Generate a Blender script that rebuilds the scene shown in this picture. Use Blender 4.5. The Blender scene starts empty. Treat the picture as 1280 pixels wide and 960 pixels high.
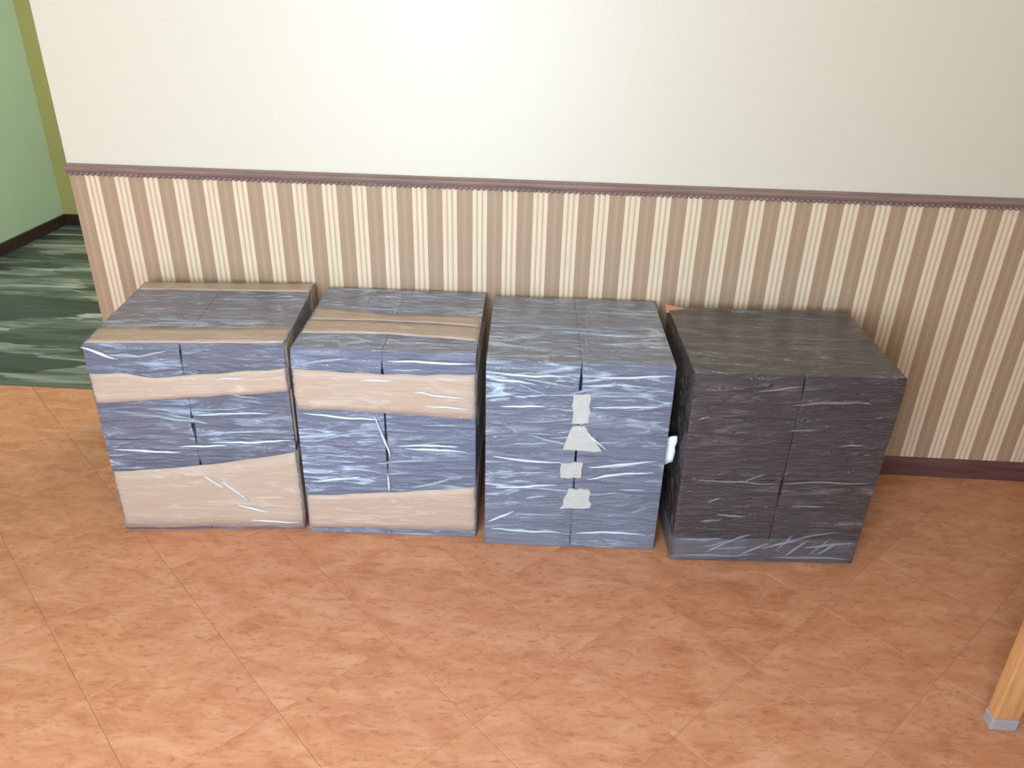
import bpy, bmesh, math, random
from mathutils import Vector, Matrix, noise

random.seed(11)
S = bpy.context.scene
COL = S.collection

# ------------------------------------------------------------------ camera
cam_data = bpy.data.cameras.new('camera')
cam = bpy.data.objects.new('camera', cam_data)
COL.objects.link(cam)
PITCH, ROLL, YAW, CAM_Y, CAM_Z, FPX = 0.48567, 0.02564, -0.04634, -2.3328, 1.5, 1014.9
cy, sy, cp, sp = math.cos(YAW), math.sin(YAW), math.cos(PITCH), math.sin(PITCH)
fwd = Vector((sy * cp, cy * cp, -sp))
rgt = Vector((cy, -sy, 0.0))
upv = rgt.cross(fwd)
cr, sr = math.cos(ROLL), math.sin(ROLL)
rgt2 = rgt * cr + upv * sr
upv2 = -rgt * sr + upv * cr
cam.matrix_world = Matrix(((rgt2.x, upv2.x, -fwd.x, 0.0), (rgt2.y, upv2.y, -fwd.y, CAM_Y),
                           (rgt2.z, upv2.z, -fwd.z, CAM_Z), (0, 0, 0, 1)))
cam_data.sensor_width = 36.0
cam_data.lens = FPX / 1280.0 * 36.0
cam_data.clip_start = 0.02
S.camera = cam

# ------------------------------------------------------------------ world, exposure, window daylight
S.view_settings.view_transform = 'Standard'
S.view_settings.look = 'None'
S.view_settings.gamma = 1.0
S.view_settings.use_curve_mapping = False
S.view_settings.exposure = 0.74
world = bpy.data.worlds.new('overcast_sky')
S.world = world
world.use_nodes = True
bg = world.node_tree.nodes['Background']
bg.inputs['Color'].default_value = (0.72, 0.86, 1.0, 1)
bg.inputs['Strength'].default_value = 1.6


def area(name, loc, target, w, h, power, color):
    d = bpy.data.lights.new(name, 'AREA')
    d.shape = 'RECTANGLE'
    d.size, d.size_y, d.energy, d.color = w, h, power, color
    o = bpy.data.objects.new(name, d)
    COL.objects.link(o)
    o.location = loc
    o.rotation_euler = (Vector(target) - Vector(loc)).to_track_quat('-Z', 'Y').to_euler()
    return o


# daylight through the window of the wall behind the camera; the hall lamp is added fill, no window there
area('window_daylight', (-0.62, -2.97, 1.28), (-0.62, 0.0, 1.2), 1.35, 1.95, 72, (0.66, 0.82, 1.0))
area('hall_fill_light', (-1.05, 1.25, 1.55), (-2.9, 1.15, 1.2), 0.9, 1.2, 22, (0.93, 1.0, 0.92))


# ------------------------------------------------------------------ helpers
def lin(r, g, b):
    f = lambda c: c / 12.92 if c <= 0.04045 else ((c + 0.055) / 1.055) ** 2.4
    return (f(r / 255), f(g / 255), f(b / 255), 1.0)


class NT:
    def __init__(self, name):
        self.m = bpy.data.materials.new(name)
        self.m.use_nodes = True
        self.t = self.m.node_tree
        self.t.nodes.clear()
        self.out = self.n('ShaderNodeOutputMaterial')

    def n(self, typ, **kw):
        nd = self.t.nodes.new(typ)
        for k, v in kw.items():
            setattr(nd, k, v)
        return nd

    def l(self, a, b):
        self.t.links.new(a, b)

    def pos(self, scale=(1, 1, 1), rot=(0, 0, 0), src='Position'):
        if src == 'Position':
            g = self.n('ShaderNodeNewGeometry').outputs['Position']
        else:
            g = self.n('ShaderNodeTexCoord').outputs['Object']
        mp = self.n('ShaderNodeMapping')
        mp.inputs['Scale'].default_value = scale
        mp.inputs['Rotation'].default_value = rot
        self.l(g, mp.inputs['Vector'])
        return mp.outputs['Vector']

    def noise(self, vec, scale, detail=4, rough=0.55, dist=0.0):
        nd = self.n('ShaderNodeTexNoise')
        nd.inputs['Scale'].default_value = scale
        nd.inputs['Detail'].default_value = detail
        nd.inputs['Roughness'].default_value = rough
        nd.inputs['Distortion'].default_value = dist
        self.l(vec, nd.inputs['Vector'])
        return nd.outputs['Fac']

    def ramp(self, fac, stops, interp='LINEAR'):
        r = self.n('ShaderNodeValToRGB')
        r.color_ramp.interpolation = interp
        els = r.color_ramp.elements
        while len(els) > 1:
            els.remove(els[-1])
        els[0].position, els[0].color = stops[0]
        for p, c in stops[1:]:
            e = els.new(p)
            e.color = c
        self.l(fac, r.inputs['Fac'])
        return r.outputs['Color']

    def mix(self, fac, a, b, mode='MIX'):
        m = self.n('ShaderNodeMix', data_type='RGBA', blend_type=mode)
        if isinstance(fac, float):
            m.inputs[0].default_value = fac
        else:
            self.l(fac, m.inputs[0])
        for v, i in ((a, 6), (b, 7)):
            if isinstance(v, tuple):
                m.inputs[i].default_value = v
            else:
                self.l(v, m.inputs[i])
        return m.outputs[2]

    def math(self, op, a, b=0.0, clamp=False):
        m = self.n('ShaderNodeMath', operation=op, use_clamp=clamp)
        for v, i in ((a, 0), (b, 1)):
            if isinstance(v, (int, float)):
                m.inputs[i].default_value = v
            else:
                self.l(v, m.inputs[i])
        return m.outputs[0]

    def bump(self, h, strength=0.3, dist=0.01):
        b = self.n('ShaderNodeBump')
        b.inputs['Strength'].default_value = strength
        b.inputs['Distance'].default_value = dist
        self.l(h, b.inputs['Height'])
        return b.outputs['Normal']

    def principled(self, color, rough=0.5, normal=None, spec=0.5, coat=0.0, coat_rough=0.1, coat_normal=None):
        p = self.n('ShaderNodeBsdfPrincipled')
        if isinstance(color, tuple):
            p.inputs['Base Color'].default_value = color
        else:
            self.l(color, p.inputs['Base Color'])
        if isinstance(rough, (int, float)):
            p.inputs['Roughness'].default_value = rough
        else:
            self.l(rough, p.inputs['Roughness'])
        p.inputs['Specular IOR Level'].default_value = spec
        p.inputs['Coat Weight'].default_value = coat
        p.inputs['Coat Roughness'].default_value = coat_rough
        if normal is not None:
            self.l(normal, p.inputs['Normal'])
        if coat_normal is not None:
            self.l(coat_normal, p.inputs['Coat Normal'])
        self.l(p.outputs[0], self.out.inputs['Surface'])
        return p


def mesh_obj(name, verts, faces, mat, parent=None, smooth=False):
    me = bpy.data.meshes.new(name)
    me.from_pydata([tuple(v) for v in verts], [], faces)
    bm = bmesh.new()
    bm.from_mesh(me)
    bmesh.ops.recalc_face_normals(bm, faces=bm.faces)
    bm.to_mesh(me)
    bm.free()
    if smooth:
        for p in me.polygons:
            p.use_smooth = True
    if mat:
        me.materials.append(mat)
    o = bpy.data.objects.new(name, me)
    COL.objects.link(o)
    if parent is not None:
        o.parent = parent
    return o


def box_data(x0, x1, y0, y1, z0, z1):
    v = [(x, y, z) for x in (x0, x1) for y in (y0, y1) for z in (z0, z1)]
    f = [(0, 1, 3, 2), (4, 6, 7, 5), (0, 4, 5, 1), (2, 3, 7, 6), (0, 2, 6, 4), (1, 5, 7, 3)]
    return v, f


def box(name, x0, x1, y0, y1, z0, z1, mat, parent=None, bevel=0.0):
    v, f = box_data(x0, x1, y0, y1, z0, z1)
    o = mesh_obj(name, v, f, mat, parent)
    if bevel:
        b = o.modifiers.new('bevel', 'BEVEL')
        b.width, b.segments = bevel, 2
    return o


def structure(o):
    o['kind'] = 'structure'
    return o


def extrude_profile(name, prof, x0, x1, mat, parent=None):
    """closed (y, z) profile swept along x"""
    n = len(prof)
    v = [(x0, y, z) for y, z in prof] + [(x1, y, z) for y, z in prof]
    f = [(i, (i + 1) % n, n + (i + 1) % n, n + i) for i in range(n)] + [tuple(range(n)), tuple(range(2 * n - 1, n - 1, -1))]
    return mesh_obj(name, v, f, mat, parent)


# ------------------------------------------------------------------ materials
def mat_cream():
    t = NT('cream_wallpaper')
    n1 = t.noise(t.pos((60, 60, 420)), 1.0, 2)
    n2 = t.noise(t.pos((420, 420, 60)), 1.0, 2)
    w = t.math('ADD', n1, n2)
    big = t.noise(t.pos((1, 1, 1)), 2.0, 3)
    c = t.mix(t.math('MULTIPLY', w, 0.5), lin(202, 191, 170), lin(212, 202, 183))
    c = t.mix(t.math('MULTIPLY', big, 0.25), c, lin(214, 200, 174))
    t.principled(c, 0.4, t.bump(w, 0.2, 0.002), 0.5)
    return t.m


X0, PER, X_EDGE = -1.3878, 0.088505, -1.4338


def mat_stripe():
    t = NT('striped_wallpaper')
    sep = t.n('ShaderNodeSeparateXYZ')
    t.l(t.n('ShaderNodeNewGeometry').outputs['Position'], sep.inputs[0])
    u = t.math('FRACT', t.math('DIVIDE', t.math('SUBTRACT', sep.outputs['X'], X0), PER))
    L, G, Bn, B2 = lin(226, 202, 170), lin(198, 170, 140), lin(168, 138, 109), lin(175, 147, 119)
    e = 0.012
    stops = [(0.0, Bn), (e, L), (0.115, L), (0.115 + e, G), (0.185, G), (0.185 + e, L), (0.29, L), (0.29 + e, G),
             (0.36, G), (0.36 + e, L), (0.475, L), (0.475 + e, Bn), (0.66, Bn), (0.70, B2), (0.78, B2), (0.82, Bn), (1.0, Bn)]
    c = t.ramp(u, stops)
    fib = t.noise(t.pos((900, 900, 14)), 1.0, 2)
    c = t.mix(t.math('MULTIPLY', t.math('SUBTRACT', fib, 0.35, True), 0.6), c, lin(120, 88, 70))
    t.principled(c, 0.5, t.bump(fib, 0.15, 0.001), 0.35)
    return t.m


def mat_wood(name, dark, light, scale=(3, 30, 30), rough=0.4, spec=0.5):
    t = NT(name)
    n = t.noise(t.pos(scale), 1.0, 5, 0.6, 0.6)
    c = t.ramp(n, [(0.3, dark), (0.7, light)])
    t.principled(c, rough, t.bump(n, 0.15, 0.002), spec)
    return t.m


def mat_floor():
    t = NT('terracotta_tile')
    rot = (0, 0, math.radians(-28))
    oi = t.n('ShaderNodeObjectInfo')
    off = t.n('ShaderNodeVectorMath', operation='SCALE')
    t.l(oi.outputs['Random'], off.inputs['Scale'])
    off.inputs[0].default_value = (9.0, 7.0, 5.0)
    add = t.n('ShaderNodeVectorMath', operation='ADD')
    t.l(t.pos((6, 15, 10), rot), add.inputs[0])
    t.l(off.outputs[0], add.inputs[1])
    a = t.noise(add.outputs[0], 1.3, 5, 0.62, 0.7)
    b = t.noise(add.outputs[0], 6.5, 4, 0.62, 0.5)
    v = t.noise(add.outputs[0], 0.9, 3, 0.5, 1.6)
    c = t.ramp(a, [(0.25, lin(176, 110, 72)), (0.5, lin(200, 136, 97)), (0.78, lin(217, 160, 122))])
    dark = t.math('MULTIPLY', t.math('SUBTRACT', b, 0.53, True), 5.0, True)
    c = t.mix(t.math('MULTIPLY', dark, 0.75), c, lin(158, 92, 54))
    vein = t.math('SUBTRACT', 1.0, t.math('MULTIPLY', t.math('ABSOLUTE', t.math('SUBTRACT', v, 0.5)), 40.0), True)
    c = t.mix(t.math('MULTIPLY', vein, 0.22), c, lin(222, 168, 138))
    tone = t.math('MULTIPLY', oi.outputs['Random'], 0.07)
    c = t.mix(tone, c, lin(212, 146, 108))
    rr = t.math('ADD', 0.24, t.math('MULTIPLY', b, 0.14))
    t.principled(c, rr, t.bump(b, 0.08, 0.003), 0.5)
    return t.m


def mat_marble():
    t = NT('green_marble')
    vec = t.pos((1.7, 9.0, 1), (0, 0, math.radians(-10)))
    wn = t.n('ShaderNodeTexNoise')
    wn.inputs['Scale'].default_value = 1.5
    t.l(vec, wn.inputs['Vector'])
    av = t.n('ShaderNodeVectorMath', operation='ADD')
    t.l(vec, av.inputs[0])
    t.l(wn.outputs['Color'], av.inputs[1])
    vo = t.n('ShaderNodeTexVoronoi')
    vo.inputs['Scale'].default_value = 1.25
    t.l(av.outputs[0], vo.inputs['Vector'])
    sp_ = t.n('ShaderNodeSeparateColor')
    t.l(vo.outputs['Color'], sp_.inputs[0])
    n = t.noise(t.pos((2.4, 20, 1), (0, 0, math.radians(-10))), 1.0, 5, 0.65, 0.8)
    k = t.math('ADD', t.math('MULTIPLY', sp_.outputs[0], 0.36), t.math('MULTIPLY', n, 0.78))
    c = t.ramp(k, [(0.22, lin(36, 44, 42)), (0.5, lin(62, 72, 68)), (0.66, lin(88, 97, 91)), (0.77, lin(136, 142, 132)), (0.88, lin(186, 188, 178))])
    t.principled(c, 0.3, None, 0.5)
    return t.m


def mat_plain(name, col, rough=0.6, spec=0.4, var=0.12, scale=4.0):
    t = NT(name)
    n = t.noise(t.pos(), scale, 4)
    d = tuple(c * (1 - var) for c in col[:3]) + (1.0,)
    t.principled(t.mix(n, d, col), rough, t.bump(n, 0.05, 0.004), spec)
    return t.m


def wrinkle_fields(t, seed):
    """streak masks of tightly wound film: long, nearly horizontal pulls plus fine crinkle (in the thing's own space)"""
    rot = (math.radians(4), math.radians(9), math.radians(6))
    v1 = t.pos((7, 26, 48), rot, 'Object')
    v2 = t.pos((14, 40, 70), (0.2, -0.25, 0.3), 'Object')
    v3 = t.pos((2.2, 5, 7), (0.1, 0.1, 0.2), 'Object')
    for v in (v1, v2, v3):
        v.node.inputs['Location'].default_value = (seed * 3.7, seed * 1.9, seed * 2.3)
    a = t.noise(v1, 1.0, 5, 0.62, 1.3)
    b = t.noise(v2, 1.0, 4, 0.65, 0.8)
    c = t.noise(v3, 1.0, 3, 0.5, 0.4)
    return a, b, c


def mat_pack(name, seed, base, milk_glint, amount, ior=2.0):
    """dark pack under clear stretch film: dark body, painted pale streaks for doubled film and its glints, glossy wrinkled skin"""
    t = NT(name)
    a, b, c = wrinkle_fields(t, seed)
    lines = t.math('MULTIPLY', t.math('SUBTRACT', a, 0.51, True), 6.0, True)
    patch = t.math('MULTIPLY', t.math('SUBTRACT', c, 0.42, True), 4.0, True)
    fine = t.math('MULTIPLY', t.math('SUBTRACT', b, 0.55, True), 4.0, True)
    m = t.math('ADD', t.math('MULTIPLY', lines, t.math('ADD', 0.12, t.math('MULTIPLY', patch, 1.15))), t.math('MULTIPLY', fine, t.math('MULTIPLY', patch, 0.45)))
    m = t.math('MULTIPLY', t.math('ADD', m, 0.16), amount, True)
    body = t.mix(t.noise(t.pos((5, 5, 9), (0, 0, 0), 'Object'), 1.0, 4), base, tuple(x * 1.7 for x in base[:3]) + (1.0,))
    col = t.mix(m, body, milk_glint)  # pale streaks paint doubled film and its highlights into the colour
    h = t.math('ADD', t.math('MULTIPLY', a, 1.0), t.math('MULTIPLY', b, 0.5))
    nrm = t.bump(h, 0.75, 0.011)
    nrm2 = t.bump(t.math('ADD', h, t.math('MULTIPLY', c, 0.9)), 1.0, 0.04)
    p = t.principled(col, 0.45, nrm, 0.5, 1.0, 0.15, nrm2)
    p.inputs['Coat IOR'].default_value = ior
    return t.m


def mat_tape(name, seed):
    t = NT(name)
    a, b, c = wrinkle_fields(t, seed + 5)
    g = t.noise(t.pos((6, 6, 160), (0, 0, 0), 'Object'), 1.0, 3)
    col = t.mix(g, lin(166, 140, 118), lin(190, 167, 146))
    milk_glint = t.math('MULTIPLY', t.math('SUBTRACT', a, 0.53, True), 4.0, True)
    col = t.mix(t.math('MULTIPLY', milk_glint, 0.55), col, lin(214, 206, 198))  # film glints painted into the tape colour as pale patches
    h = t.math('ADD', t.math('MULTIPLY', a, 0.7), t.math('MULTIPLY', b, 0.5))
    t.principled(col, 0.5, t.bump(g, 0.15, 0.002), 0.4, 0.9, 0.16, t.bump(h, 1.0, 0.035)).inputs['Coat IOR'].default_value = 1.6
    return t.m


def mat_film(name, col, clear):
    t = NT(name)
    n = t.noise(t.pos((20, 60, 90), (0, 0.15, 0), 'Object'), 1.0, 4, 0.6, 0.8)
    p = t.principled(col, 0.22, t.bump(n, 0.6, 0.006), 0.6)
    tr = t.n('ShaderNodeBsdfTransparent')
    mx = t.n('ShaderNodeMixShader')
    fac = t.math('MULTIPLY', t.math('ADD', t.math('MULTIPLY', n, 0.8), 0.6), 1.0 - clear, True)
    t.l(fac, mx.inputs[0])
    t.l(tr.outputs[0], mx.inputs[1])
    t.l(p.outputs[0], mx.inputs[2])
    t.l(mx.outputs[0], t.out.inputs['Surface'])
    return t.m


M = {
    'cream': mat_cream(), 'stripe': mat_stripe(), 'floor': mat_floor(), 'marble': mat_marble(),
    'rail': mat_wood('mauve_brown_moulding', lin(116, 92, 84), lin(144, 116, 106), (5, 60, 60)),
    'base': mat_wood('dark_brown_baseboard', lin(82, 50, 48), lin(112, 74, 70), (5, 60, 60)),
    'dark_base': mat_wood('black_brown_baseboard', lin(36, 22, 18), lin(58, 36, 30), (5, 60, 60)),
    'grout': mat_plain('pale_grout', lin(200, 150, 122), 0.8),
    'green': mat_plain('pale_green_paint', lin(160, 176, 144), 0.65),
    'olive': mat_plain('yellow_green_wall', lin(162, 155, 92), 0.65),  # plain yellow-green for the hall's end wall
    'ceiling': mat_plain('white_ceiling_paint', lin(238, 224, 196), 0.8),
    'roomwall': mat_plain('warm_white_paint', lin(186, 172, 148), 0.8),
    'strip': mat_plain('grey_threshold_metal', lin(96, 100, 88), 0.4),
    'frame': mat_plain('white_window_frame', lin(235, 235, 232), 0.4),
    'wood_leg': mat_wood('honey_varnished_wood', lin(176, 112, 58), lin(212, 158, 104), (40, 40, 4), 0.35),
    'cap': mat_plain('grey_foot_cap', lin(166, 158, 156), 0.5),
    'paper': mat_plain('cream_paper', lin(186, 184, 176), 0.5),
    'white_tail': mat_plain('white_crumpled_tail', lin(238, 240, 240), 0.4),
    'fold': mat_film('whitened_film_fold', (0.62, 0.68, 0.76, 1), 0.70),
    'fold_glint': mat_film('film_fold_painted_glint', (0.78, 0.84, 0.88, 1), 0.35),  # whiter film folds, their pale colour painting in glints
    'fold_faint': mat_film('faint_film_fold', (0.52, 0.50, 0.55, 1), 0.76),
    'veil': mat_film('milky_film_band', (0.36, 0.37, 0.42, 1), 0.87),
    'cardboard': mat_plain('bare_cardboard', lin(198, 138, 106), 0.8),
}

# ------------------------------------------------------------------ room shell
FX0, FX1, FY0, FY1 = -3.05, 2.4, -3.1, 0.31
floor = structure(box('floor', FX0, FX1, FY0, FY1, -0.06, -0.0015, M['grout']))

PITCH_T = 0.3095
TV0, SV0 = -0.386, -0.557
R2 = math.sqrt(0.5)


def clip(poly, nx, ny, c):
    """keep nx*x+ny*y <= c"""
    out = []
    for i in range(len(poly)):
        a, b = poly[i], poly[(i + 1) % len(poly)]
        da, db = nx * a[0] + ny * a[1] - c, nx * b[0] + ny * b[1] - c
        if da <= 0:
            out.append(a)
        if (da < 0) != (db < 0) and abs(da - db) > 1e-9:
            k = da / (da - db)
            out.append((a[0] + k * (b[0] - a[0]), a[1] + k * (b[1] - a[1])))
    return out


def tile_mesh(poly, origin):
    ch, n = 0.0007, len(poly)
    cx, cy_ = sum(p[0] for p in poly) / n, sum(p[1] for p in poly) / n
    v = []
    for z, k in ((-0.0016, 0), (-0.0007, 0), (0.0, ch)):
        for px, py in poly:
            d = math.hypot(px - cx, py - cy_) or 1
            v.append((px - (px - cx) / d * k * 1.4 - origin[0], py - (py - cy_) / d * k * 1.4 - origin[1], z))
    f = [tuple(range(2 * n, 3 * n))]
    for r in (0, n):
        f += [(r + i, r + (i + 1) % n, r + n + (i + 1) % n, r + n + i) for i in range(n)]
    return v, f


half = PITCH_T / 2 - 0.0007
full_tile = None
n_tiles = 0
for i in range(-14, 15):
    for j in range(-14, 15):
        s, tt = SV0 + (i + .5) * PITCH_T, TV0 + (j + .5) * PITCH_T
        cx, cyy = (s - tt) * R2, (s + tt) * R2
        if cx < -2.55 or cx > 1.95 or cyy < -2.35 or cyy > 0.6:
            continue
        poly = []
        for a, b in ((-half, -half), (half, -half), (half, half), (-half, half)):
            ss, t2 = s + a, tt + b
            poly.append(((ss - t2) * R2, (ss + t2) * R2))
        whole = list(poly)
        # behind the wall the tiles stop at its plaster; in the opening they run on to the threshold
        if cx > X_EDGE + 0.24:
            poly = clip(poly, 0, 1, -0.001)
        elif cx > X_EDGE - 0.24:
            left = clip(clip(poly, 1, 0, X_EDGE - 0.001), 0, 1, 0.299)
            low = clip(poly, 0, 1, -0.001)
            poly = left if cyy > 0.05 else low
        else:
            poly = clip(poly, 0, 1, 0.299)
        if len(poly) < 3:
            continue
        area2 = abs(sum(poly[k][0] * poly[(k + 1) % len(poly)][1] - poly[(k + 1) % len(poly)][0] * poly[k][1] for k in range(len(poly))))
        if area2 < 0.002:
            continue
        if poly == whole and full_tile is not None:
            o = bpy.data.objects.new('floor_tile', full_tile)
            COL.objects.link(o)
            o.parent = floor
        else:
            v, f = tile_mesh(poly, (cx, cyy))
            o = mesh_obj('floor_tile', v, f, M['floor'], floor)
            if poly == whole:
                full_tile = o.data
        o.location = (cx, cyy, random.uniform(-0.0001, 0.0001))
        n_tiles += 1

hall = structure(box('floor_hall', -3.4, -0.6, 0.331, 2.6, -0.06, -0.001, M['marble']))
structure(extrude_profile('trim_1', [(0.301, -0.05), (0.301, 0.001), (0.306, 0.005), (0.326, 0.005), (0.331, 0.001), (0.331, -0.05)], FX0 + 0.05, X_EDGE - 0.001, M['strip']))

wall = structure(box('wall_back', X_EDGE, 2.4, 0.0, 0.30, 0.0, 2.6, M['cream']))
box('striped_wallpaper', X_EDGE, 2.4, -0.0018, 0.0002, 0.0, 0.92, M['stripe'], wall)

RT, RB = 0.9314, 0.9023
rail = structure(extrude_profile('trim_2', [(0.0, RB + .002), (-0.010, RB + .002), (-0.012, RB + .007), (-0.018, RB + .010), (-0.021, RB + .017),
                                           (-0.018, RB + .023), (-0.012, RB + .026), (-0.010, RT), (0.0, RT)], X_EDGE, 2.4, M['rail']))
bv, bf = [], []
k = 0
while X_EDGE + 0.009 + 0.0165 * k < 2.39:
    x = X_EDGE + 0.009 + 0.0165 * k
    b0 = len(bv)
    for a in range(3):                       # little turned beads along the lower edge
        ph = math.pi * (a + 0.5) / 3 - math.pi / 2
        for q in range(6):
            th = q * math.pi / 3
            bv.append((x + 0.0078 * math.sin(ph), -0.0085 - 0.0068 * math.cos(ph) * math.sin(th) * 0.9, RB + 0.0015 + 0.0068 * math.cos(ph) * math.cos(th)))
    for a in range(2):
        for q in range(6):
            bf.append((b0 + a * 6 + q, b0 + a * 6 + (q + 1) % 6, b0 + a * 6 + 6 + (q + 1) % 6, b0 + a * 6 + 6 + q))
    bf.append(tuple(b0 + q for q in range(6)))
    bf.append(tuple(b0 + 12 + q for q in range(5, -1, -1)))
    k += 1
beads = mesh_obj('bead_edge', bv, bf, M['rail'], rail, True)
beads['kind'] = 'stuff'

skirt = structure(extrude_profile('baseboard_back', [(0.0, 0.0005), (-0.013, 0.0005), (-0.013, 0.016), (-0.0105, 0.022), (-0.0105, 0.052), (-0.007, 0.064), (0.0, 0.069)],
                                 X_EDGE, 2.4, M['base']))

# the hall beyond the opening: long green side wall, yellow-green end wall
A, B_ = Vector((-3.05, 0.31, 0)), Vector((-2.945, 2.31, 0))
nrm = Vector((B_.y - A.y, -(B_.x - A.x), 0)).normalized()


def wall_strip(name, a, b, thick, z0, z1, mat):
    n_ = Vector((b.y - a.y, -(b.x - a.x), 0)).normalized() * thick
    v = []
    for z in (z0, z1):
        for p in (a, b, b + n_, a + n_):
            v.append((p.x, p.y, z))
    return structure(mesh_obj(name, v, [(0, 1, 2, 3), (4, 5, 6, 7), (0, 1, 5, 4), (1, 2, 6, 5), (2, 3, 7, 6), (3, 0, 4, 7)], mat))


wall_strip('wall_hall_left', A, B_ + (B_ - A) * 0.05, -0.12, 0, 2.6, M['green'])
wall_strip('baseboard_hall_left', A, B_, 0.014, 0, 0.062, M['dark_base'])
structure(box('wall_hall_end', -2.945, -0.6, 2.31, 2.43, 0, 2.6, M['olive']))
structure(box('baseboard_hall_end', -2.929, -0.6, 2.296, 2.31, 0, 0.062, M['dark_base']))
structure(box('wall_hall_right', -0.72, -0.6, 0.30, 2.31, 0, 2.6, M['green']))
structure(box('wall_left', -3.17, -3.05, -3.1, 0.31, 0, 2.6, M['roomwall']))
structure(box('wall_right', 2.4, 2.52, -3.1, 0.30, 0, 2.6, M['roomwall']))
structure(box('ceiling', -3.2, 2.52, -3.22, 2.45, 2.6, 2.7, M['ceiling']))
# rear wall with the window opening that lights the room
WX0, WX1, WZ0, WZ1 = -1.35, 0.11, 0.25, 2.31
rv, rf = [], []
for b in ((-3.17, WX0, 0, 2.6), (WX1, 2.52, 0, 2.6), (WX0, WX1, 0, WZ0), (WX0, WX1, WZ1, 2.6)):
    v, f = box_data(b[0], b[1], -3.22, -3.1, b[2], b[3])
    o_ = len(rv)
    rv += v
    rf += [tuple(q + o_ for q in ff) for ff in f]
structure(mesh_obj('wall_rear', rv, rf, M['roomwall']))
wv, wf = [], []
for b in ((WX0, WX1, WZ0, WZ0 + .06), (WX0, WX1, WZ1 - .06, WZ1), (WX0, WX0 + .06, WZ0 + .06, WZ1 - .06), (WX1 - .06, WX1, WZ0 + .06, WZ1 - .06),
          (-.65, -.59, WZ0 + .06, WZ1 - .06)):
    v, f = box_data(b[0], b[1], -3.19, -3.13, b[2], b[3])
    o_ = len(wv)
    wv += v
    wf += [tuple(q + o_ for q in ff) for ff in f]
structure(mesh_obj('window_1', wv, wf, M['frame']))


# ------------------------------------------------------------------ wrapped bundles
def axis_points(L, r, step):
    n = max(3, int(round((L - 2 * r) / step)))
    return [0, r * .45] + [r + (L - 2 * r) * i / n for i in range(n + 1)] + [L - r * .45, L]


def crumpled_block(dx, dy, dz, r, amp, seed, org, step=0.018):
    xs, ys, zs = axis_points(dx, r, step), axis_points(dy, r, step), axis_points(dz, r, step)
    nx, ny, nz = len(xs) - 1, len(ys) - 1, len(zs) - 1
    idx, verts, faces = {}, [], []

    def vert(i, j, k):
        key = (i, j, k)
        if key not in idx:
            p = Vector((xs[i], ys[j], zs[k]))
            q = Vector((min(max(p.x, r), dx - r), min(max(p.y, r), dy - r), min(max(p.z, r), dz - r)))
            d = p - q
            if d.length > 1e-9:
                d.normalize()
                p = q + d * r
            g = p + org
            s_ = Vector((g.x * 7, g.y * 13, g.z * 15)) + Vector((seed * 5.1, seed * 2.7, seed))
            s2 = Vector((g.x * 5, g.y * 6, g.z * 6)) + Vector((seed * 1.1, -seed, seed * 3.3))
            e_ = sorted((min(p.x, dx - p.x), min(p.y, dy - p.y), min(p.z, dz - p.z)))[1]
            h = (noise.noise(s_) * 0.7 + noise.noise(s2) * 0.8 - 0.2) * min(1.0, e_ / 0.022)
            idx[key] = len(verts)
            verts.append(p + d * (amp * h))
        return idx[key]

    def grid(na, nb, fn):
        for a in range(na):
            for b in range(nb):
                faces.append((fn(a, b), fn(a + 1, b), fn(a + 1, b + 1), fn(a, b + 1)))
    for k in (0, nz):
        grid(nx, ny, lambda a, b: vert(a, b, k))
    for j in (0, ny):
        grid(nx, nz, lambda a, b: vert(a, j, b))
    for i in (0, nx):
        grid(ny, nz, lambda a, b: vert(i, a, b))
    return verts, faces


def interp(pts, u):
    if u <= pts[0][0]:
        return pts[0][1]
    for (a, va), (b, vb) in zip(pts, pts[1:]):
        if u <= b:
            return va + (vb - va) * (u - a) / (b - a)
    return pts[-1][1]


def rounded_rect_path(w, h, r, step=0.016):
    """points and outward normals round a rectangle 0..w x 0..h, starting bottom-left going right"""
    pts = []

    def seg(a, b, n_):
        L = math.hypot(b[0] - a[0], b[1] - a[1])
        m = max(1, int(L / step))
        for i in range(m):
            pts.append((a[0] + (b[0] - a[0]) * i / m, a[1] + (b[1] - a[1]) * i / m, n_[0], n_[1]))

    def arc(c, a0):
        for i in range(3):
            a = math.radians(a0 + 30 * i)
            pts.append((c[0] + r * math.cos(a), c[1] + r * math.sin(a), math.cos(a), math.sin(a)))
    seg((r, 0), (w - r, 0), (0, -1)); arc((w - r, r), -90)
    seg((w, r), (w, h - r), (1, 0)); arc((w - r, h - r), 0)
    seg((w - r, h), (r, h), (0, 1)); arc((r, h - r), 90)
    seg((0, h - r), (0, r), (-1, 0)); arc((r, r), 180)
    return pts


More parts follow.
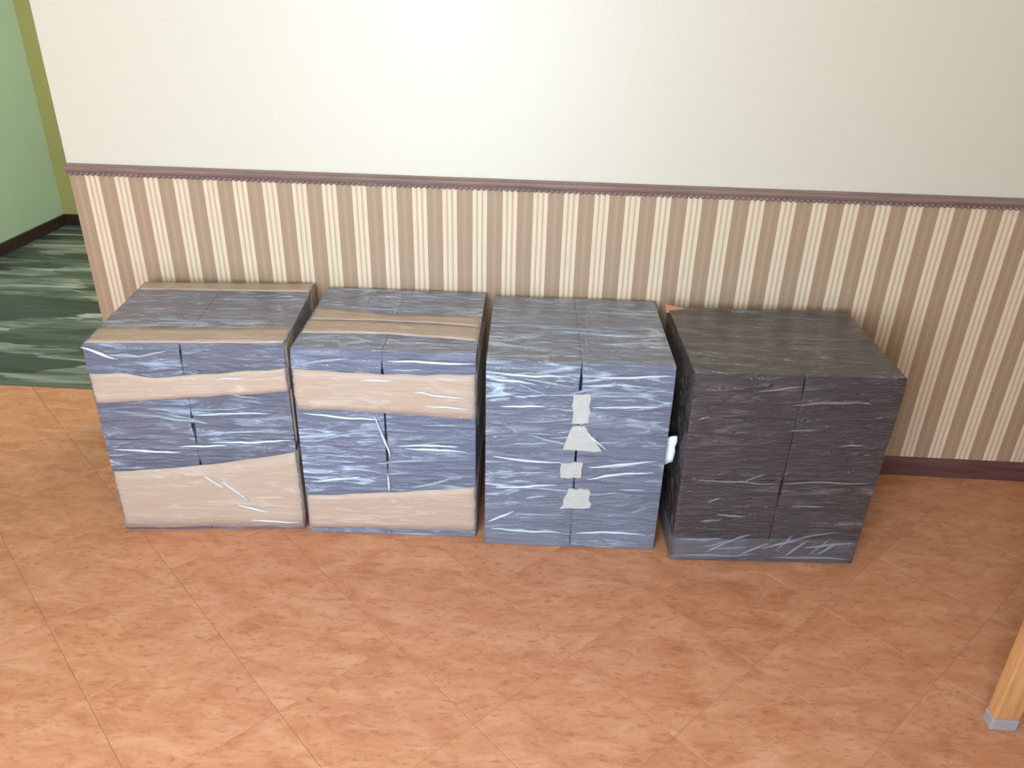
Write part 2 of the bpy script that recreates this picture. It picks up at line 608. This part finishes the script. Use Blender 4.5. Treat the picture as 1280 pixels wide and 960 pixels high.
def tape_ring(w, d, lo, hi, off, seed, r=0.012):
    """adhesive band all the way round (x-y loop); lo/hi: (u, z) along the front"""
    path = rounded_rect_path(w, d, r)
    n = len(path)
    rows = 7
    v, f = [], []
    for k, (x, y, ax, ay) in enumerate(path):
        zl, zh = interp(lo, x), interp(hi, x)
        zh += 0.0035 * noise.noise(Vector((x * 16, y * 16, seed)))
        zl += 0.0035 * noise.noise(Vector((x * 16, y * 16, seed + 7)))
        for i in range(rows):
            z = zl + (zh - zl) * i / (rows - 1)
            o_ = off + 0.0014 * noise.noise(Vector((x * 12 + seed, y * 12, z * 70)))
            v.append((x + ax * o_, y + ay * o_, z))
        for i in range(rows):
            z = zl + (zh - zl) * i / (rows - 1)
            v.append((x - ax * 0.0005, y - ay * 0.0005, z))
    W = rows * 2
    for k in range(n):
        a, b = k * W, ((k + 1) % n) * W
        for i in range(rows - 1):
            f.append((a + i, b + i, b + i + 1, a + i + 1))
            f.append((a + rows + i, a + rows + i + 1, b + rows + i + 1, b + rows + i))
        f.append((a, a + rows, b + rows, b))
        f.append((a + rows - 1, b + rows - 1, b + 2 * rows - 1, a + 2 * rows - 1))
    return v, f


def tape_strap(w, h, drop, lo, hi, off, seed, r=0.012):
    """band over the top, running left to right and down both sides; lo/hi: (u, y) across the top"""
    path = []
    m = 8
    for i in range(m):
        path.append((0.0, h - drop + (drop - r) * i / m, -1.0, 0.0))
    for i in range(3):
        a = math.radians(180 - 30 * i)
        path.append((r + r * math.cos(a), h - r + r * math.sin(a), math.cos(a), math.sin(a)))
    m2 = 30
    for i in range(m2):
        path.append((r + (w - 2 * r) * i / m2, h, 0.0, 1.0))
    for i in range(3):
        a = math.radians(90 - 30 * i)
        path.append((w - r + r * math.cos(a), h - r + r * math.sin(a), math.cos(a), math.sin(a)))
    for i in range(m + 1):
        path.append((w, h - r - (drop - r) * i / m, 1.0, 0.0))
    rows = 6
    v, f = [], []
    for k, (x, z, ax, az) in enumerate(path):
        yl, yh = interp(lo, x), interp(hi, x)
        yl += 0.003 * noise.noise(Vector((x * 15, z * 15, seed)))
        yh += 0.003 * noise.noise(Vector((x * 15, z * 15, seed + 4)))
        for i in range(rows):
            y = yl + (yh - yl) * i / (rows - 1)
            o_ = off + 0.0013 * noise.noise(Vector((x * 12 + seed, z * 12, y * 60)))
            v.append((x + ax * o_, y, z + az * o_))
        for i in range(rows):
            y = yl + (yh - yl) * i / (rows - 1)
            v.append((x - ax * 0.0005, y, z - az * 0.0005))
    W = rows * 2
    n = len(path)
    for k in range(n - 1):
        a, b = k * W, (k + 1) * W
        for i in range(rows - 1):
            f.append((a + i, b + i, b + i + 1, a + i + 1))
            f.append((a + rows + i, a + rows + i + 1, b + rows + i + 1, b + rows + i))
        f.append((a, a + rows, b + rows, b))
        f.append((a + rows - 1, b + rows - 1, b + 2 * rows - 1, a + 2 * rows - 1))
    f.append(tuple(list(range(rows)) + list(range(2 * rows - 1, rows - 1, -1))))
    e = (n - 1) * W
    f.append(tuple([e + i for i in range(rows)] + [e + i for i in range(2 * rows - 1, rows - 1, -1)]))
    return v, f


def fold_ridge(p0, p1, width, height, nvec, seed):
    """one pulled crease of the film: a thin tapering ridge from p0 to p1 on a face with normal nvec"""
    p0, p1, nv = Vector(p0), Vector(p1), Vector(nvec)
    d = (p1 - p0)
    L = d.length
    side = nv.cross(d).normalized()
    m = max(4, int(L / 0.012))
    v, f = [], []
    for i in range(m + 1):
        t_ = i / m
        env = math.sin(math.pi * min(max(t_, 0.02), 0.98)) ** 0.6
        wob = side * (0.0035 * noise.noise(Vector((t_ * L * 22, seed, 0))) + 0.010 * noise.noise(Vector((t_ * L * 6, seed, 3))))
        c = p0 + d * t_ + wob
        wd = width * env * (0.7 + 0.6 * abs(noise.noise(Vector((t_ * L * 30, seed, 9)))))
        v += [c - side * wd * .5 - nv * 0.002, c + nv * height * env, c + side * wd * .5 - nv * 0.002]
    for i in range(m):
        a, b = i * 3, i * 3 + 3
        f += [(a, b, b + 1, a + 1), (a + 1, b + 1, b + 2, a + 2), (a + 2, b + 2, b, a)]
    f += [(0, 1, 2), (3 * m, 3 * m + 2, 3 * m + 1)]
    return v, f


def quad_patch(pts, y, thick, seed):
    """small crumpled scrap on the front face: pts (u, z) top-left, top-right, bottom-right, bottom-left"""
    n = 5
    v, f = [], []
    for layer in (0, 1):
        for a in range(n + 1):
            for b in range(n + 1):
                s_, t_ = a / n, b / n
                x = (pts[0][0] * (1 - s_) + pts[1][0] * s_) * (1 - t_) + (pts[3][0] * (1 - s_) + pts[2][0] * s_) * t_
                z = (pts[0][1] * (1 - s_) + pts[1][1] * s_) * (1 - t_) + (pts[3][1] * (1 - s_) + pts[2][1] * s_) * t_
                rag = min(s_, 1 - s_) < 1e-6 or min(t_, 1 - t_) < 1e-6
                if rag:
                    x += 0.007 * noise.noise(Vector((z * 70, seed, 1)))
                    z += 0.006 * noise.noise(Vector((x * 70, seed, 5)))
                yy = y if layer else y - thick - 0.002 * (0.5 + noise.noise(Vector((x * 60, z * 60, seed))))
                v.append((x, yy, z))
    N = (n + 1) ** 2
    idx = lambda l, a, b: l * N + a * (n + 1) + b
    for l in (0, 1):
        for a in range(n):
            for b in range(n):
                f.append((idx(l, a, b), idx(l, a + 1, b), idx(l, a + 1, b + 1), idx(l, a, b + 1)))
    for a in range(n):
        f += [(idx(0, a, 0), idx(0, a + 1, 0), idx(1, a + 1, 0), idx(1, a, 0)), (idx(0, a, n), idx(0, a + 1, n), idx(1, a + 1, n), idx(1, a, n)),
              (idx(0, 0, a), idx(0, 0, a + 1), idx(1, 0, a + 1), idx(1, 0, a)), (idx(0, n, a), idx(0, n, a + 1), idx(1, n, a + 1), idx(1, n, a))]
    return v, f


GROUP = 'film-wrapped bundles along the striped wall'


def bundle(name_label, loc, ang, w, d, h, split, rows, pack_mat, seed, gap=0.002, amp=0.0022):
    root = bpy.data.objects.new('wrapped_bundle', None)
    COL.objects.link(root)
    root.empty_display_size = 0.1
    root.location = (loc[0], loc[1], 0)
    root.rotation_euler = (0, 0, ang)
    root['label'], root['category'], root['group'] = name_label, 'bundle', GROUP
    xs = [(0, split - 0.0003), (split + 0.0003, w)]
    ys = [(0, d * .5 - 0.0004), (d * .5 + 0.0004, d)]
    zs = [(a + (0.0004 if a > 0 else 0.0012), b - (0.0004 if b < h else 0)) for a, b in zip(rows, rows[1:])]
    n = 0
    for z0, z1 in zs:
        for y0, y1 in ys:
            for x0, x1 in xs:
                v, f = crumpled_block(x1 - x0, y1 - y0, z1 - z0, 0.0008, amp, seed * 10, Vector((x0, y0, z0)))
                pts = []
                for p in v:
                    q = Vector(p) + Vector((x0, y0, z0))
                    # the two columns gape irregularly along the front seam; the film pulls the top front edge back
                    open_ = max(0.0, 1 - q.y / 0.07) * min(1.0, max(0.0, (h - q.z) / 0.015))
                    open_ *= min(1.3, max(0.0, 0.45 + 1.6 * noise.noise(Vector((seed * 3.1, 0, q.z * 13)))))
                    if x0 == 0:
                        q.x -= gap * open_ * max(0.0, (q.x / x1 - .9) / .1)
                    else:
                        q.x += gap * open_ * max(0.0, 1 - (q.x - x0) / (.1 * (w - x0)))
                    if z0 > 0.01:        # and the upper row lifts a little off the lower one
                        lift = max(0.0, 1 - q.y / 0.05) * min(1.2, max(0.0, 0.35 + 1.5 * noise.noise(Vector((q.x * 9, seed * 2.3, z0 * 5)))))
                        q.z += gap * 0.55 * lift * max(0.0, 1 - (q.z - z0) / 0.02)
                    tz = max(0.0, (q.z - (h - 0.055)) / 0.055)
                    q.y += 0.009 * tz * tz * max(0.0, 1 - q.y / 0.08)
                    pts.append(q)
                o = mesh_obj('pack', pts, f, pack_mat, root, True)
                n += 1
    return root


def ridges(root, w, d, h, seed, n_front, n_top, mat, zr=(0.03, 0.97)):
    rnd = random.Random(seed)
    for i in range(n_front):
        L = rnd.uniform(0.05, 0.20)
        x = rnd.uniform(0.01, max(0.02, w - L - 0.01))
        z = h * rnd.uniform(*zr)
        sl = rnd.gauss(0.03, 0.14)
        z2 = min(max(z + sl * L, 0.02), h - 0.012)
        v, f = fold_ridge((x, -0.0015, z), (x + L, -0.0015, z2), rnd.uniform(0.006, 0.016), rnd.uniform(0.0015, 0.003), (0, -1, 0), seed + i)
        mesh_obj('film_fold', v, f, mat, root, True)
    for i in range(n_top):
        L = rnd.uniform(0.06, 0.24)
        x = rnd.uniform(0.015, max(0.02, w - L - 0.015))
        y = d * rnd.uniform(0.05, 0.93)
        y2 = min(max(y + rnd.gauss(0, 0.12) * L, 0.015), d - 0.015)
        v, f = fold_ridge((x, y, h - 0.001), (x + L, y2, h - 0.001), rnd.uniform(0.007, 0.018), rnd.uniform(0.0012, 0.0025), (0, 0, 1), seed + 50 + i)
        mesh_obj('film_fold', v, f, mat, root, True)


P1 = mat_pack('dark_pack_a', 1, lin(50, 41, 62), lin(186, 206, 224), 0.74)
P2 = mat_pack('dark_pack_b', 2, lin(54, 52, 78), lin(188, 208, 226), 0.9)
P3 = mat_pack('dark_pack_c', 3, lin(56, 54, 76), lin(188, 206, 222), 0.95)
P4 = mat_pack('dark_pack_d', 4, lin(19, 13, 19), lin(140, 126, 126), 0.30, 1.85)
T1, T2 = mat_tape('tan_tape_a', 1), mat_tape('tan_tape_b', 2)

# 1: leftmost
W1, D1, H1 = 0.5135, 0.4516, 0.5927
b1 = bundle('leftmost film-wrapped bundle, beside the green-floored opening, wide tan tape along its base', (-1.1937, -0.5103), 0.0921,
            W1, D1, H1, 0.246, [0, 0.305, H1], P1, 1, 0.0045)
for lo, hi, off in (([(0, .422), (.11, .428), (.218, .436), (.514, .460)], [(0, .508), (.08, .512), (.17, .498), (.22, .503), (.26, .507), (.514, .526)], .0032),
                    ([(0, .010), (.514, .012)], [(0, .201), (.239, .223), (.40, .245), (.514, .267)], .0032)):
    v, f = tape_ring(W1, D1, lo, hi, off, 3 + off * 100 + lo[0][1])
    mesh_obj('tape_band', v, f, T1, b1, True)
for lo, hi in (([(0, .010), (.514, .014)], [(0, .106), (.17, .101), (.37, .105), (.514, .112)]), ([(0, .388), (.19, .384), (.514, .378)], [(0, .442), (.514, .442)])):
    v, f = tape_strap(W1, H1, 0.30, lo, hi, 0.002, lo[0][1] * 9)
    mesh_obj('tape_strap', v, f, T1, b1, True)
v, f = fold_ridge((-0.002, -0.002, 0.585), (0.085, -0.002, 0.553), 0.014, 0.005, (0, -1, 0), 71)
mesh_obj('film_fold', v, f, M['fold_glint'], b1, True)
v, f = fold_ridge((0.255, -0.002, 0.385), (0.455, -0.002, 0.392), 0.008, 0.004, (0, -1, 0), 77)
mesh_obj('film_fold', v, f, M['fold_glint'], b1, True)
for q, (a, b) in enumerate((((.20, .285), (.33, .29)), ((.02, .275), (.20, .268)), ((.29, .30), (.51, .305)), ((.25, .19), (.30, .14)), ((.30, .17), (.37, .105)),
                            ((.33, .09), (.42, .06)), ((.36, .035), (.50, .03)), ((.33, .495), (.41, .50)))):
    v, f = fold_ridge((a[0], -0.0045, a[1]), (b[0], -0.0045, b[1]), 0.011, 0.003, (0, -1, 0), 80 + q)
    mesh_obj('film_fold', v, f, M['fold_glint'], b1, True)
ridges(b1, W1, D1, H1, 101, 16, 9, M['fold'])

# 2: second from the left
W2, D2, H2 = 0.4830, 0.4467, 0.5856
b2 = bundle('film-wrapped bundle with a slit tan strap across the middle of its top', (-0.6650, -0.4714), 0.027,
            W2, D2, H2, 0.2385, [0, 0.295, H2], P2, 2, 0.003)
for lo, hi in (([(0, .414), (.24, .409), (.49, .396)], [(0, .530), (.25, .524), (.49, .532)]), ([(0, .018), (.49, .026)], [(0, .127), (.248, .150), (.49, .178)])):
    v, f = tape_ring(W2, D2, lo, hi, 0.0032, lo[0][1] * 11)
    mesh_obj('tape_band', v, f, T2, b2, True)
for lo, hi in (([(0, .108), (.248, .118), (.49, .090)], [(0, .196), (.16, .199), (.24, .190), (.34, .190), (.49, .182)]),
               ([(0, .197), (.16, .204), (.24, .205), (.34, .200), (.49, .184)], [(0, .285), (.228, .242), (.49, .252)])):
    v, f = tape_strap(W2, H2, 0.26, lo, hi, 0.0022, lo[0][1] * 13)
    mesh_obj('tape_strap', v, f, T2, b2, True)
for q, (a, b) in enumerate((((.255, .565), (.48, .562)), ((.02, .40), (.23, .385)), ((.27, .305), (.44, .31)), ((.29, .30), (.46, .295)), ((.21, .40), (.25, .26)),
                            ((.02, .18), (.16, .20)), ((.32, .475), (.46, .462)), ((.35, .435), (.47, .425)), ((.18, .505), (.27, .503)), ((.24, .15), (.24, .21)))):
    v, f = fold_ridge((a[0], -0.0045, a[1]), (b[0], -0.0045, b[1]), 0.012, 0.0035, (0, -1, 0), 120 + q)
    mesh_obj('film_fold', v, f, M['fold_glint'], b2, True)
v, f = tape_ring(W2, D2, [(0, .002), (.49, .004)], [(0, .016), (.2, .014), (.27, .030), (.49, .036)], 0.0052, 17)
mesh_obj('film_band', v, f, M['veil'], b2, True)
ridges(b2, W2, D2, H2, 202, 20, 9, M['fold'])

# 3: third, no tape, cream scraps down the middle seam
W3, D3, H3 = 0.4850, 0.4529, 0.5832
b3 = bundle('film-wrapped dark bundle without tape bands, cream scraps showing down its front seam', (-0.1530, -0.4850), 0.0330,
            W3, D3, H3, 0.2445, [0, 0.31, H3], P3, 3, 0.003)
for q, pts in enumerate(([(.226, .499), (.272, .500), (.272, .413), (.230, .411)], [(.231, .401), (.264, .402), (.314, .325), (.208, .329)],
                         [(.206, .287), (.265, .289), (.264, .238), (.208, .240)], [(.230, .201), (.287, .203), (.295, .139), (.213, .134)])):
    v, f = quad_patch(pts, 0.0015, 0.0026, q * 3.3)
    mesh_obj('paper_scrap', v, f, M['paper'], b3)
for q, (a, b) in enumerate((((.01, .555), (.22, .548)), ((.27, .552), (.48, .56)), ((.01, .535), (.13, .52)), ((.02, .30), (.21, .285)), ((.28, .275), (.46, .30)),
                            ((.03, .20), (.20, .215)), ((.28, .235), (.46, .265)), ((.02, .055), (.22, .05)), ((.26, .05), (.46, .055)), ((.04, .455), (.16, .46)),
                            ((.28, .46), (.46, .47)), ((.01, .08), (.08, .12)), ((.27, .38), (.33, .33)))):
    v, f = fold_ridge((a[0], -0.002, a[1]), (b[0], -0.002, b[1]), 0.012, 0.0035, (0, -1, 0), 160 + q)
    mesh_obj('film_fold', v, f, M['fold_glint'], b3, True)
for q, (a, b) in enumerate((((.02, .235), (.48, .205)), ((.26, .01), (.272, .44)), ((.30, .40), (.47, .33)), ((.02, .25), (.24, .235)))):
    v, f = fold_ridge((a[0], a[1], H3 - .001), (b[0], b[1], H3 - .001), 0.009, 0.0045, (0, 0, 1), 190 + q)
    mesh_obj('film_fold', v, f, M['fold'], b3, True)
v, f = tape_ring(W3, D3, [(0, .002), (.49, .002)], [(0, .060), (.24, .052), (.49, .058)], 0.0042, 23)
mesh_obj('film_band', v, f, M['veil'], b3, True)
# crumpled white tail of film standing off the right front corner
v, f = quad_patch([(W3 - .006, .362), (W3 + .030, .366), (W3 + .026, .285), (W3 - .002, .275)], 0.030, 0.006, 31)
tail = mesh_obj('film_tail', v, f, M['white_tail'], b3, True)
tail['label'] = 'white crumpled tail sticking out at the right corner'
ridges(b3, W3, D3, H3, 303, 24, 10, M['fold'])

# 4: rightmost, darkest
W4, D4, H4 = 0.5303, 0.4420, 0.5870
b4 = bundle('rightmost bundle, near-black under film, no tape bands, bare wall and floor to its right', (0.3739, -0.5095), 0.0483,
            W4, D4, H4, 0.275, [0, 0.275, 0.465, H4], P4, 4, 0.002)
v, f = tape_ring(W4, D4, [(0, .003), (.53, .003)], [(0, .082), (.12, .078), (.3, .085), (.53, .084)], 0.0042, 29)
mesh_obj('film_band', v, f, M['veil'], b4, True)
for q, (a, b) in enumerate((((.05, .272), (.27, .266)), ((.28, .268), (.52, .277)), ((.08, .20), (.12, .215)), ((.07, .135), (.13, .15)), ((.34, .10), (.30, .04)),
                            ((.45, .09), (.40, .03)), ((.16, .545), (.27, .565)), ((.02, .46), (.05, .468)))):
    v, f = fold_ridge((a[0], -0.003, a[1]), (b[0], -0.003, b[1]), 0.005, 0.003, (0, -1, 0), 220 + q)
    mesh_obj('film_fold', v, f, M['fold_faint'], b4, True)
ridges(b4, W4, D4, H4, 404, 10, 8, M['fold_faint'])
for q, (a, b) in enumerate((((.02, .075), (.14, .082)), ((.10, .03), (.16, .075)), ((.20, .028), (.28, .07)), ((.26, .05), (.36, .078)), ((.33, .025), (.39, .075)),
                            ((.42, .03), (.47, .08)), ((.38, .055), (.52, .075)), ((.03, .02), (.20, .018)), ((.30, .018), (.51, .022)))):
    v, f = fold_ridge((a[0], -0.0045, a[1]), (b[0], -0.0045, b[1]), 0.013, 0.003, (0, -1, 0), 260 + q)
    mesh_obj('film_fold', v, f, M['fold_faint'], b4, True)
for ch in b4.children:                      # this stack stands a little narrower at its foot
    for vt in ch.data.vertices:
        vt.co.x -= 0.017 * vt.co.x / W4 * (1 - vt.co.z / H4)
# torn cardboard flap lifted at the back left corner
fl = []
for i in range(7):
    t_ = i / 6
    for (yy, zz) in ((D4 - .035 + .018 * t_, H4 - .004), (D4 - .012, H4 + .012 * (1 - t_) + .001)):
        fl.append((-.010 + .058 * t_, yy, zz))
ff = [(2 * i, 2 * i + 2, 2 * i + 3, 2 * i + 1) for i in range(6)]
flap = mesh_obj('cardboard_flap', fl, ff, M['cardboard'], b4)
sol = flap.modifiers.new('thickness', 'SOLIDIFY')
sol.thickness = 0.003
flap['label'] = 'torn pinkish-tan cardboard flap at the back corner'

# ------------------------------------------------------------------ wooden table at the right edge (its far left leg is in view)
table = bpy.data.objects.new('wooden_table', None)
COL.objects.link(table)
table.location = (1.4965, -1.503, 0)
table['label'] = 'honey-coloured wooden table, its grey-capped leg showing at the right edge'
table['category'] = 'table'


def leg(sx, sy):
    # foot centre and head centre, relative to the table's base point
    fx, fy, hx, hy = sx * 0.4465, sy * 0.487, sx * 0.4365, sy * 0.487

    def ring(z, cx, cy_, hw):
        hy_ = hw * 0.6
        return [(cx - hw, cy_ - hy_, z), (cx + hw, cy_ - hy_, z), (cx + hw, cy_ + hy_, z), (cx - hw, cy_ + hy_, z)]

    def at(z):
        k_ = z / 0.70
        return fx + (hx - fx) * k_, fy + (hy - fy) * k_
    v = []
    for z, hw in ((0.034, 0.0285), (0.25, 0.032), (0.70, 0.040)):
        v += ring(z, *at(z), hw)
    f = [(0, 1, 2, 3), (8, 9, 10, 11)] + [(r + i, r + (i + 1) % 4, r + 4 + (i + 1) % 4, r + 4 + i) for r in (0, 4) for i in range(4)]
    o = mesh_obj('leg', v, f, M['wood_leg'], table)
    b = o.modifiers.new('bevel', 'BEVEL')
    b.width, b.segments = 0.004, 2
    v = ring(0.0005, *at(0.0), 0.0295) + ring(0.034, *at(0.034), 0.0297)
    f = [(0, 1, 2, 3), (4, 5, 6, 7)] + [(i, (i + 1) % 4, 4 + (i + 1) % 4, 4 + i) for i in range(4)]
    c = mesh_obj('foot_cap', v, f, M['cap'], o)
    b = c.modifiers.new('bevel', 'BEVEL')
    b.width, b.segments = 0.003, 2
    c['label'] = 'pale grey foot cap'


for sx in (-1, 1):
    for sy_ in (1, -1):
        leg(sx, sy_)
for nm, a in (('apron', (-.36, .36, .455, .475)), ('apron', (-.36, .36, -.475, -.455)), ('apron', (-.40, -.38, -.44, .44)), ('apron', (.38, .40, -.44, .44))):
    box(nm, *a, 0.62, 0.70, M['wood_leg'], table, 0.002)
box('tabletop', -.52, .52, -.56, .56, 0.70, 0.73, M['wood_leg'], table, 0.004)
